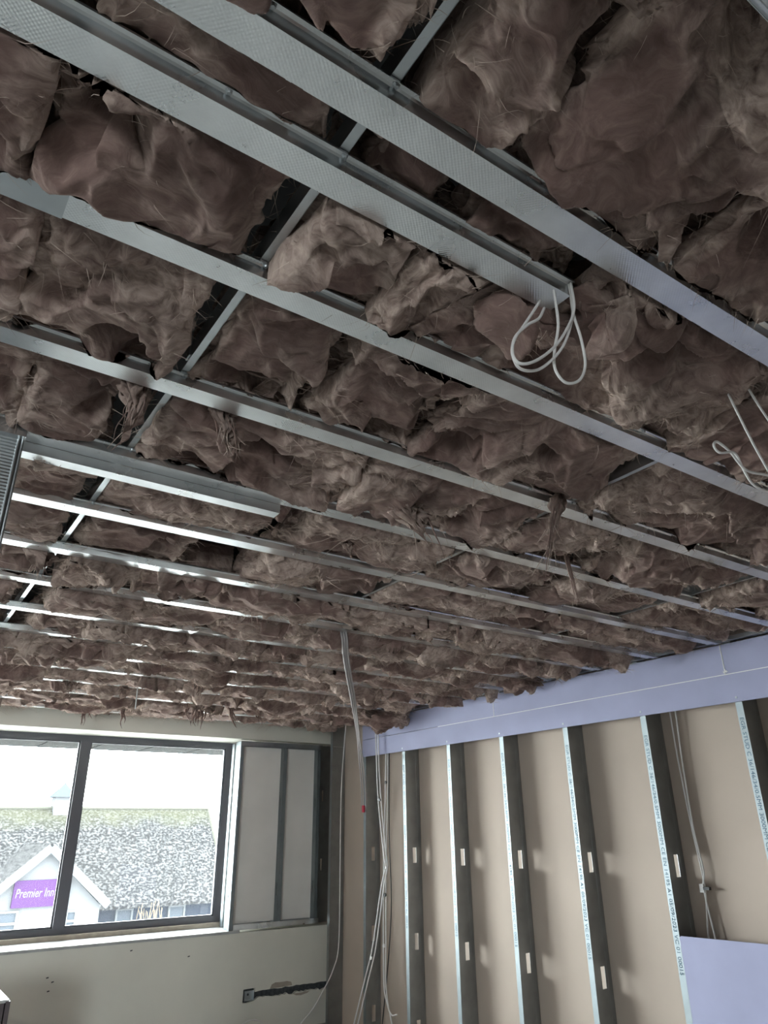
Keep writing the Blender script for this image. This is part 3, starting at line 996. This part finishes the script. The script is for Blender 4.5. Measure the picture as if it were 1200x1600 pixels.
def fibres(name, roots, ang, lens, width, seed, parent):
    """Loose fibres lying in the drift of the wool and lifting off it: narrow tapering ribbons, one joined part."""
    r = np.random.RandomState(seed)
    n = len(roots)
    if n == 0: return None
    a = ang + r.normal(size=n) * .45 + (r.rand(n) < .5) * np.pi
    d = np.stack([np.cos(a), np.sin(a), -.28 - .5 * r.rand(n) ** 2], 1)
    d /= np.linalg.norm(d, axis=1)[:, None]
    cv = r.normal(size=(n, 3)) * .45
    cv[:, 2] = r.normal(size=n) * .30 + .12
    sd_ = np.cross(d, r.normal(size=(n, 3)))
    sd_ /= np.linalg.norm(sd_, axis=1)[:, None] + 1e-9
    K = 4
    V = np.zeros((n, K, 2, 3))
    for k in range(K):
        t = k / (K - 1)
        c = roots + np.array([0, 0, .002]) + (d * t + cv * t * t) * lens[:, None]
        wdt = width * (1 - .85 * t)
        V[:, k, 0] = c - sd_ * wdt; V[:, k, 1] = c + sd_ * wdt
    V = V.reshape(-1, 3)
    base = (np.arange(n) * K * 2)[:, None, None]
    q = np.array([[2 * k, 2 * k + 1, 2 * k + 3, 2 * k + 2] for k in range(K - 1)])[None]
    Q = (base + q).reshape(-1, 4)
    org = roots.mean(0)
    me = bpy.data.meshes.new(name)
    me.vertices.add(len(V)); me.vertices.foreach_set('co', (V - org).astype(np.float32).ravel())
    me.loops.add(Q.size); me.loops.foreach_set('vertex_index', Q.ravel().astype(np.int32))
    me.polygons.add(len(Q)); me.polygons.foreach_set('loop_start', (np.arange(len(Q)) * 4).astype(np.int32))
    me.materials.append(M['strand'])
    me.update(calc_edges=True)
    o = link(name, me, parent, tuple(org))
    o['kind'] = 'stuff'
    return o


TOTAL = [0]
BATTS = []


def batt(x0, x1, y0, y1, zb, sag, amp, ang, seed, label, thick=.115, tilt=0.0, far=False, group='brown glass wool batts above the ceiling channels', fuzz=1.0):
    """One slab of glass wool lying on the channels: underside sags and is torn into folds; sides and top close it."""
    cx, cy = (x0 + x1) / 2, (y0 + y1) / 2
    L, W = x1 - x0, y1 - y0
    vis = x1 > -.15
    dist = math.sqrt(max(0.2, min(max(0, x0), x1)) ** 2 + cy * cy + .8)
    step = min(.013, max(.0038, .0026 * dist)) if vis else .03
    r = np.random.RandomState(seed)
    side = thick * .8
    nu = max(10, int((L + 2 * side) / step)); nv = max(10, int((W + 2 * side) / step))
    tu = np.linspace(-side, L + side, nu); tv = np.linspace(-side, W + side, nv)
    U, Vv = np.meshgrid(tu, tv, indexing='ij')
    U = U.ravel(); Vv = Vv.ravel()
    ou = np.where(U < 0, -U, np.where(U > L, U - L, 0)); ov = np.where(Vv < 0, -Vv, np.where(Vv > W, Vv - W, 0))
    X_ = np.clip(U, 0, L); Y_ = np.clip(Vv, 0, W)
    un, vn = 2 * X_ / L - 1, 2 * Y_ / W - 1
    rad = .020
    eu = np.minimum(X_, L - X_); ev = np.minimum(Y_, W - Y_)
    rnd = rad * (np.clip(1 - eu / rad, 0, 1) ** 2 + np.clip(1 - ev / rad, 0, 1) ** 2)
    vv = (vn + 1) / 2
    if far:      # pressed up behind the next channel, sagging most just past the previous one
        pv = np.minimum(1, vv * 7) * (1 - .82 * vv)
    else:
        pv = 1 - np.abs(vn) ** 3
    Z_ = zb - sag * pv * (1 - .35 * un ** 4) + rnd + np.minimum(ou + ov, thick) + tilt * un
    # torn ends: the outline wanders
    jx = .022 * pn(Y_ * 7 + seed * 3.1, Z_ * 9, np.full_like(X_, 2.5)) + .010 * pn(Y_ * 24 + seed, Z_ * 20, np.full_like(X_, 8.5))
    jy = .016 * pn(X_ * 6 + seed * 1.7, Z_ * 9, np.full_like(X_, 5.5)) + .008 * pn(X_ * 22 + seed, Z_ * 20, np.full_like(X_, 1.5))
    P = np.stack([x0 + X_ + jx * np.abs(un) ** 4, y0 + Y_ + jy * np.abs(vn) ** 4, Z_], 1)
    a = np.clip(ou / .03, 0, 1) + np.clip(1 - eu / rad, 0, 1) * .5; b = np.clip(ov / .03, 0, 1) + np.clip(1 - ev / rad, 0, 1) * .5
    N = np.stack([np.sign(un) * a, np.sign(vn) * b, -np.ones_like(a) * np.clip(1.15 - np.maximum(a, b), .1, 1)], 1)
    N /= np.linalg.norm(N, axis=1)[:, None]
    av = amp * (.50 + .75 * (1 - vv) if far else 1.0)
    eb = np.minimum(eu, ev)
    D, torn, flow = wool_displace(P, N, seed, ang, av, fine=step < .014, edge=.9 * np.clip(1 - eb / .035, 0, 1) * (ou + ov < .05))
    # the wool rests on the channel flanges: nothing of it passes through the steel
    cl_ = .034 if not far else .026
    wt = np.clip((H + .060 - D[:, 2]) / .032, 0, 1)
    wt = wt * wt * (3 - 2 * wt)
    D[:, 1] += (np.clip(D[:, 1], y0 + cl_ + .008 * far, y1 - cl_) - D[:, 1]) * wt
    D[:, 1] = np.clip(D[:, 1], y0 - .003, y1 + .003)
    D[:, 0] = np.clip(D[:, 0], x0 - .010, x1 + .010) + .006 * pn(Y_ * 30 + seed, Z_ * 30, np.full_like(X_, 4.5)) * np.abs(un) ** 6
    org = np.array([cx, cy, zb])
    cap = np.array([[cx, cy, zb + thick + .02]])
    Vx = np.vstack([D]) - org
    me = grid_mesh('insulation_batt', Vx, nu, nv, M['wool'], cap - org, torn=torn)
    TOTAL[0] += 2 * nu * nv
    o = link('insulation_batt', me, None, tuple(org))
    tag(o, label, 'insulation', group)
    if vis and fuzz > 0:
        ok = np.where((ou + ov < .06) & (torn > .25) & (D[:, 2] < H + .10))[0]
        n = int(min(len(ok), 4600 * L * W * fuzz))
        if n > 5:
            pr_ = torn[ok] ** 1.5; pr_ /= pr_.sum()
            idx = r.choice(ok, n, p=pr_)
            ln = r.uniform(.012, .045, n) * np.where(r.rand(n) < .12, 1.7, 1) * (.8 + .12 * dist)
            fibres('stray_fibres', D[idx], flow[idx], ln, np.minimum(.0012, .00030 + .00030 * dist), seed + 1, o)
    BATTS.append((x0, x1, y0, y1, o))
    return o


def tuft(top, tip, width, seed, label=None, thick=.34, parent=None):
    """Torn tongue of wool hanging down: broad at its root, ragged and pointed below."""
    top, tip = np.array(top, float), np.array(tip, float)
    ax = tip - top
    Ln = np.linalg.norm(ax)
    nu, nv = 40, 46
    th = np.linspace(0, 2 * np.pi, nu, endpoint=False)
    t = np.linspace(0, 1, nv)
    T, S = np.meshgrid(th, t, indexing='ij')
    T = T.ravel(); S = S.ravel()
    r = np.random.RandomState(seed)
    kn = np.linspace(0, 1, 9)
    prof = np.interp(S, kn, np.array([.55, 1.0, .95, .8, .72, .55, .38, .2, .02]) * r.uniform(.65, 1.25, 9))
    wv = np.array([math.cos(.35 + r.uniform(-.4, .4)), math.sin(.35), 0]); dv = np.array([-wv[1], wv[0], 0])
    bend = np.interp(S, kn, np.concatenate([[0, 0], np.cumsum(r.uniform(-.5, .5, 7))])) * width * .4
    P = top + np.outer(S, ax) + np.outer(np.cos(T) * prof * width / 2 + bend, wv) + np.outer(np.sin(T) * prof * width / 2 * thick, dv)
    N = np.outer(np.cos(T), wv) + np.outer(np.sin(T), dv)
    off = seed * 3.7
    n1 = ridge(pn(np.cos(T) * 2.4 + off, np.sin(T) * 2.4, S * 1.6)); n2 = pn(np.cos(T) * 6 + off, np.sin(T) * 6, S * 5.0)
    P = P + N * ((n1 * .38 + n2 * .22) * width * prof)[:, None]
    # ragged lower end: strips of different length
    rag = pn(np.cos(T) * 3.0 + off, np.sin(T) * 3.0, S * 0 + 3)
    P += np.outer(np.clip(rag * .9 - .25, -.75, .25) * S ** 1.5, ax)
    me = grid_mesh('wool_tuft', P - top, nu, nv, M['wool'], closed_u=True)
    # parent: the batt it is torn from
    if parent is None:
        parent = min(BATTS, key=lambda b: max(b[0] - top[0], 0, top[0] - b[1]) + max(b[2] - top[1], 0, top[1] - b[3]))[4]
    o = link('wool_tuft', me, parent, tuple(top))
    sel = np.where(S > .45)[0]
    idx = r.choice(sel, 16)
    mbx = MB()
    for i in idx:
        p = P[i]
        L = r.uniform(.12, .38) * Ln
        d = ax / Ln + r.normal(size=3) * .28
        cv = r.normal(size=3) * .25
        mbx.tube([p + d * L * k / 4 + cv * L * (k / 4) ** 2 for k in range(5)], .0013, 3, .0005)
    s = mbx.build('torn_fibres', M['strand'], o, smooth=True, fixn=False)
    s['kind'] = 'stuff'
    return o


# strips between channels: (x0, x1) of every batt, metres
G0, G1 = .345, .392          # gap left around the second primary bar
SP = {
    0: [(-.60, .338), (.425, .574), (.582, .950), (.985, 1.575), (1.622, 2.76), (2.82, 3.62)],
    1: [(-.70, -.008), (.010, .338), (.394, .578), (.594, .868), (.886, 1.500), (1.522, 2.30), (2.32, 3.62)],
    2: [(-.70, .028), (.044, .338), (.392, .610), (.658, .965), (.978, 1.572), (1.624, 2.70), (2.82, 3.62)],
    3: [(-.70, .10), (.108, .292), (.392, .935), (.955, 1.350), (1.366, 1.575), (1.624, 1.94), (2.10, 2.69), (2.86, 3.60)],
    4: [(-.70, .135), (.146, .322), (.398, .925), (1.02, 1.560), (1.630, 2.11), (2.205, 2.75), (2.82, 3.60)],
    5: [(-.70, .05), (.06, .34), (.415, .78), (1.02, 1.565), (1.625, 2.20), (2.24, 2.76), (2.80, 3.60)],
    6: [(-.70, .19), (.20, .335), (.43, .70), (.71, 1.00), (1.06, 1.57), (1.60, 2.17), (2.19, 2.77), (2.81, 3.57)],
    7: [(-.70, .17), (.22, .335), (.47, .80), (.82, 1.20), (1.22, 1.57), (1.60, 2.31), (2.33, 2.77), (2.80, 3.25), (3.33, 3.60)],
}
r5 = random.Random(21)
for k in range(8, 15):
    xs = [-.7, .2]
    while xs[-1] < 3.2:
        xs.append(xs[-1] + r5.uniform(.42, .95))
    xs[-1] = 3.61
    SP[k] = [(a + .006, b - .012) for a, b in zip(xs[:-1], xs[1:])]
    if k == 8:
        SP[k][1] = (.47, SP[k][1][1])

sd = 100
for k in range(15):
    yc0, yc1 = YF[k] - .026, YF[k + 1] - .026
    if k == 14:
        yc1 = 6.36
    n = len(SP[k])
    for j, (a, b) in enumerate(SP[k]):
        sd += 7
        far = k >= 6
        zb = H + .036
        sag = [.030, .030, .028, .034, .042, .055][k] if k < 6 else r5.uniform(.055, .095)
        if k == 5 and j == 2: sag = -.01
        if k == 5: sag *= .8
        amp = (.95 if k < 3 else .90) if not far else r5.uniform(.95, 1.35)
        ang = r5.uniform(-.5, .5) + (1.0 if k < 2 and j % 2 else 0)
        if far: ang = r5.uniform(-.25, .25)
        lab = f'brown glass wool batt between {ORD[k]} and {ORD[k + 1]} long ceiling channels, {ORD[j]} from the left'
        if k == 1 and j < 4:      # the short channel divides this strip
            batt(a, b, .680, yc1 - .004, zb, sag, amp, ang, sd, lab.replace('between second and third long ceiling channels', 'between the short and third ceiling channels'), tilt=r5.uniform(-.012, .012))
            batt(a + .02, b - .03 * (j == 2), yc0 + .004, .672, zb + .004, .012, amp * .8, ang + .4, sd + 3, lab.replace('between second and third long ceiling channels', 'between second and the short ceiling channel'))
            continue
        batt(a, b, yc0 + .004, yc1 - .004, zb, sag, amp, ang, sd, lab, tilt=r5.uniform(-.012, .012), far=k >= 4)
# strip above the first channel, mostly beyond the top of the picture
batt(-.6, .34, -.30, .15, H + .036, .03, .95, .3, 31, 'brown glass wool batt before the first long ceiling channel, left of the bar', fuzz=0)
batt(.40, 1.57, -.30, .15, H + .036, .03, .95, .3, 37, 'brown glass wool batt before the first long ceiling channel, right of the bar', fuzz=0)

def wisp(top, tip, width, seed, thin=1.0):
    """A few torn strings of wool hanging together."""
    top, tip = np.array(top, float), np.array(tip, float)
    r = np.random.RandomState(seed)
    parent = min(BATTS, key=lambda b: max(b[0] - top[0], 0, top[0] - b[1]) + max(b[2] - top[1], 0, top[1] - b[3]))[4]
    mb = MB()
    for k in range(r.randint(4, 8)):
        f = r.uniform(.45, 1.0) if k else 1.0
        off = np.array([r.uniform(-.5, .5) * width, r.uniform(-.4, .4) * width, .02])
        pts = [top + off]
        wig = r.normal(size=(5, 3)) * np.array([.16, .10, .0]) * width
        for q in range(1, 6):
            t = q / 5
            pts.append(top + off * (1 - .55 * t) + (tip - top) * f * t + wig[:q].sum(0) * 1.2)
        mb.tube(catmull(pts, 3), r.uniform(.010, .020) * thin, 6, .0018 * thin, flat=r.uniform(.4, .8))
    return mb.build('wool_tuft', M['wool'], parent, smooth=True, fixn=False)


for i, (a, b, w) in enumerate([
        ((.305, 1.405, .925), (.283, 1.400, .725), .075), ((.497, 1.405, .915), (.530, 1.40, .770), .065), ((1.183, 1.60, .91), (1.30, 1.585, .752), .13),
        ((1.534, 1.30, .91), (1.42, 1.285, .620), .05), ((1.92, 1.63, .90), (1.935, 1.615, .705), .022), ((1.533, 5.93, .90), (1.560, 5.93, .715), .040), ((1.299, 6.06, .90), (1.285, 6.06, .735), .030),
        ((1.36, 6.05, .90), (1.375, 6.05, .79), .05), ((2.156, 5.76, .90), (2.16, 5.76, .728), .075), ((2.12, 5.80, .90), (2.10, 5.80, .76), .05),
        ((2.245, 5.52, .90), (2.32, 5.51, .722), .045), ((1.95, 5.50, .90), (1.935, 5.50, .712), .085), ((1.99, 5.52, .90), (2.01, 5.52, .74), .05), ((2.62, 5.75, .9), (2.65, 5.75, .79), .06),
        ((1.175, 1.945, .90), (1.215, 1.94, .825), .05), ((.35, 2.63, .90), (.335, 2.63, .80), .07), ((1.66, 4.60, .9), (1.64, 4.60, .775), .10),
        ((1.30, 5.02, .90), (1.31, 5.02, .79), .10), ((.95, 5.02, .90), (.97, 5.02, .80), .12), ((.52, 2.62, .895), (.53, 2.61, .84), .05),
        ((.62, 4.15, .9), (.57, 4.14, .79), .06)]):
    if a[1] > 5.3:
        wisp(a, b, w, 11 + i)
    else:
        tuft(a, tuple(np.array(a) + (np.array(b) - np.array(a)) * .72), w * (.7 if a[1] > 4 else .85), 11 + i)
        wisp(a, b, w * .55, 61 + i, .42)


def clump(c, size, seed, label):
    """Torn lump of wool hanging out of the ceiling."""
    nu, nv = 90, 60
    u = np.linspace(0, 2 * np.pi, nu, endpoint=False); v = np.linspace(.02, np.pi - .02, nv)
    U, V_ = np.meshgrid(u, v, indexing='ij'); U = U.ravel(); V_ = V_.ravel()
    N = np.stack([np.cos(U) * np.sin(V_), np.sin(U) * np.sin(V_), np.cos(V_)], 1)
    P = N * np.array(size) / 2
    D, torn, flow = wool_displace(P, N, seed, .3, 1.3)
    me = grid_mesh('torn_wool_clump', D, nu, nv, M['wool'], closed_u=True, torn=torn)
    o = link('torn_wool_clump', me, None, c)
    tag(o, label, 'insulation', 'torn clumps of wool')
    r = np.random.RandomState(seed)
    nf = int(900 * max(size))
    idx = r.choice(len(D), nf)
    fibres('stray_fibres', D[idx] + np.array(c), flow[idx], r.uniform(.008, .012 + .09 * max(size), nf), .0006 if c[1] < 2 else .0011, seed, o)
    return o


clump((3.48, 5.08, .83), (.36, .48, .19), 5, 'torn brown wool clump hanging over the corner end of the blue bulkhead')
clump((3.50, 3.45, .875), (.22, .30, .13), 9, 'torn brown wool clump sagging onto the middle of the blue bulkhead')
clump((.955, .640, .875), (.15, .10, .10), 13, 'curled brown wool clump beside the end of the short channel')
clump((.862, .722, .872), (.20, .055, .055), 17, 'rolled brown wool clump just above the hanging coil of cable')
# ------------------------------------------------------------------ cables
def cable(name, strands_, r, m, label, group=None, cat='cable', extra=None, flat=1.0):
    e = tag(empty(name, strands_[0][0]), label, cat, group)
    for s in strands_:
        MB_ = MB(); MB_.tube(catmull(s, 8), r, 8, flat=flat)
        MB_.build('sheath', m, e, smooth=True)
    return e


def tie(parent, p, m, r=.012):
    t = MB(); t.tube([(p[0] - .008, p[1], p[2]), (p[0] + .004, p[1], p[2])], r, 8)
    t.box(p[0] - .014, p[0] - .004, p[1] - .02, p[1] - .006, p[2] - .004, p[2] + .004)
    return t.build('cable_tie', m, parent)


# pink-white coil hanging out of the wool by the short channel
cable('cable_coil', [
    [(.857, .640, .900), (.857, .640, .847), (.838, .640, .801), (.792, .638, .734), (.736, .636, .679), (.701, .640, .662), (.691, .644, .682), (.709, .648, .724), (.742, .65, .762), (.773, .652, .79), (.80, .66, .83)],
    [(.862, .648, .905), (.862, .648, .842), (.825, .650, .754), (.768, .655, .688), (.723, .658, .670), (.705, .656, .688), (.709, .654, .72), (.73, .652, .752), (.78, .65, .83)],
    [(.832, .66, .90), (.832, .66, .811), (.816, .662, .75), (.813, .664, .709), (.833, .662, .688), (.868, .66, .705), (.888, .658, .745), (.884, .656, .799), (.872, .655, .845), (.872, .655, .91)],
], .0026, M['cable_white'], 'pinkish white cable hanging in loops below the end of the short channel', flat=1.0)
cable('cable_coil', [
    [(1.40, .68, .91), (1.431, .68, .85), (1.468, .68, .779), (1.508, .68, .718), (1.55, .68, .66)],
    [(1.47, .66, .91), (1.489, .66, .885), (1.526, .66, .846), (1.60, .66, .78)],
    [(1.66, .70, .76), (1.59, .70, .733), (1.531, .70, .722), (1.45, .70, .712), (1.40, .70, .743), (1.356, .70, .753), (1.34, .70, .737), (1.359, .70, .727), (1.42, .70, .744), (1.45, .704, .712), (1.477, .704, .684), (1.527, .70, .678), (1.584, .70, .687), (1.66, .70, .72)],
], .0028, M['cable_white'], 'pinkish white cable looping down beside the long channel, cut by the frame', flat=1.0)

# grey flat cables from a ceiling channel to the first wall stud
g_path = [(1.79, 2.975, H + .01), (1.80, 2.975, H - .04), (1.93, 3.17, .795), (2.45, 3.93, .72), (3.05, 4.82, .63), (3.50, 5.48, .50), (3.60, 5.60, .30), (3.612, 5.615, .155)]
g = cable('grey_cable', [
    [(x + q * (.0105 + .009 * (i > 4)), y - q * .004, z + q * (.004 - .02 * (i > 3))) for i, (x, y, z) in enumerate(g_path)] for q in (-1, 0, 1)
], .0055, M['cable_grey'], 'bunched grey cables slung from a ceiling channel down to the wall corner')
rs = MB(); rs.tube([(3.612, 5.622, .17), (3.612, 5.622, .115)], .014, 8); rs.build('red_sleeve', M['red'], g)

# white pair running down in front of the first bay
w = cable('white_cable', [
    [(3.60, 5.41, .90), (3.60, 5.398, .578), (3.60, 5.372, .206), (3.60, 5.302, -.183), (3.60, 5.277, -.299), (3.60, 5.344, -.462), (3.60, 5.468, -.873), (3.60, 5.58, -1.103), (3.60, 5.738, -1.423), (3.6, 5.80, -1.544)],
    [(3.61, 5.385, .90), (3.61, 5.378, .578), (3.61, 5.345, .206), (3.61, 5.280, -.183), (3.61, 5.262, -.299), (3.61, 5.320, -.462), (3.61, 5.435, -.873), (3.61, 5.545, -1.103), (3.61, 5.70, -1.423), (3.61, 5.77, -1.544)],
], .0052, M['cable_white'], 'pair of white cables swinging towards the corner at the floor', 'cables of the first bay')
tie(w, (3.605, 5.27, -.30), M['cable_white']); tie(w, (3.605, 5.355, .206), M['cable_black'], .013); tie(w, (3.605, 5.49, -.95), M['cable_white'])
w2 = cable('white_cable', [
    [(3.70, 5.39, .90), (3.70, 5.395, .624), (3.70, 5.412, .259), (3.70, 5.44, -.188), (3.70, 5.455, -.60), (3.70, 5.461, -.837), (3.70, 5.457, -1.139), (3.69, 5.398, -1.256), (3.66, 5.30, -1.30), (3.64, 5.20, -1.28)],
    [(3.71, 5.375, .90), (3.71, 5.38, .624), (3.71, 5.392, .259), (3.71, 5.42, -.188), (3.71, 5.435, -.60), (3.71, 5.44, -.837), (3.70, 5.43, -1.139), (3.69, 5.36, -1.32), (3.66, 5.24, -1.45), (3.66, 5.16, -1.54)],
], .005, M['cable_white'], 'white cables dropping straight down the first bay and curling at the floor', 'cables of the first bay')
tie(w2, (3.70, 5.43, -.51), M['cable_black'], .014); tie(w2, (3.70, 5.45, -.87), M['cable_white'], .014); tie(w2, (3.70, 5.40, .35), M['cable_black'])
cable('black_cable', [[(3.72, 5.37, .90), (3.72, 5.375, .623), (3.72, 5.39, -.041), (3.72, 5.37, -.50), (3.72, 5.395, -.80), (3.72, 5.457, -1.139), (3.72, 5.515, -1.40), (3.72, 5.54, -1.544)]],
      .0045, M['cable_black'], 'black cable behind the white cables of the first bay', 'cables of the first bay')
# thin white cable at the window corner
cable('white_cable', [[(3.60, 5.90, .95), (3.60, 5.915, .847), (3.60, 5.972, .389), (3.60, 5.983, -.04), (3.60, 5.979, -.545), (3.60, 5.99, -.928), (3.585, 6.05, -1.10), (3.53, 6.10, -1.235), (3.43, 6.10, -1.36), (3.32, 6.10, -1.449), (3.24, 6.1, -1.544)]],
      .0048, M['cable_white'], 'thin white cable hanging in front of the grey corner stud')
cable('white_cable', [[(2.80, 6.3, -1.544), (2.86, 6.3, -1.46), (2.93, 6.3, -1.42), (3.0, 6.3, -1.416), (3.07, 6.3, -1.445), (3.13, 6.3, -1.544)]],
      .0048, M['cable_white'], 'white cable arching off the floor below the wall chase')
# cables in the sixth bay, clipped together
b6 = cable('white_cable', [
    [(3.78, 2.585, .90), (3.78, 2.581, .603), (3.78, 2.579, .32), (3.78, 2.566, -.012), (3.78, 2.548, -.306), (3.78, 2.578, -.558), (3.78, 2.59, -.9), (3.78, 2.60, -1.54)],
    [(3.78, 2.545, .90), (3.78, 2.543, .599), (3.78, 2.554, .319), (3.78, 2.556, -.012), (3.78, 2.538, -.23), (3.78, 2.556, -.322), (3.78, 2.535, -.553), (3.78, 2.50, -.9), (3.78, 2.48, -1.54)],
], .0042, M['cable_white'], 'two white cables clipped together behind the large blue sheet')
cl = MB(); cl.box(3.768, 3.79, 2.548, 2.572, -.335, -.295); cl.build('clip', M['cable_white'], b6)
cl = MB(); cl.box(3.766, 3.786, 2.515, 2.550, -.322, -.308); cl.build('cable_tie', M['cable_black'], b6)

print('wool triangles', TOTAL[0])
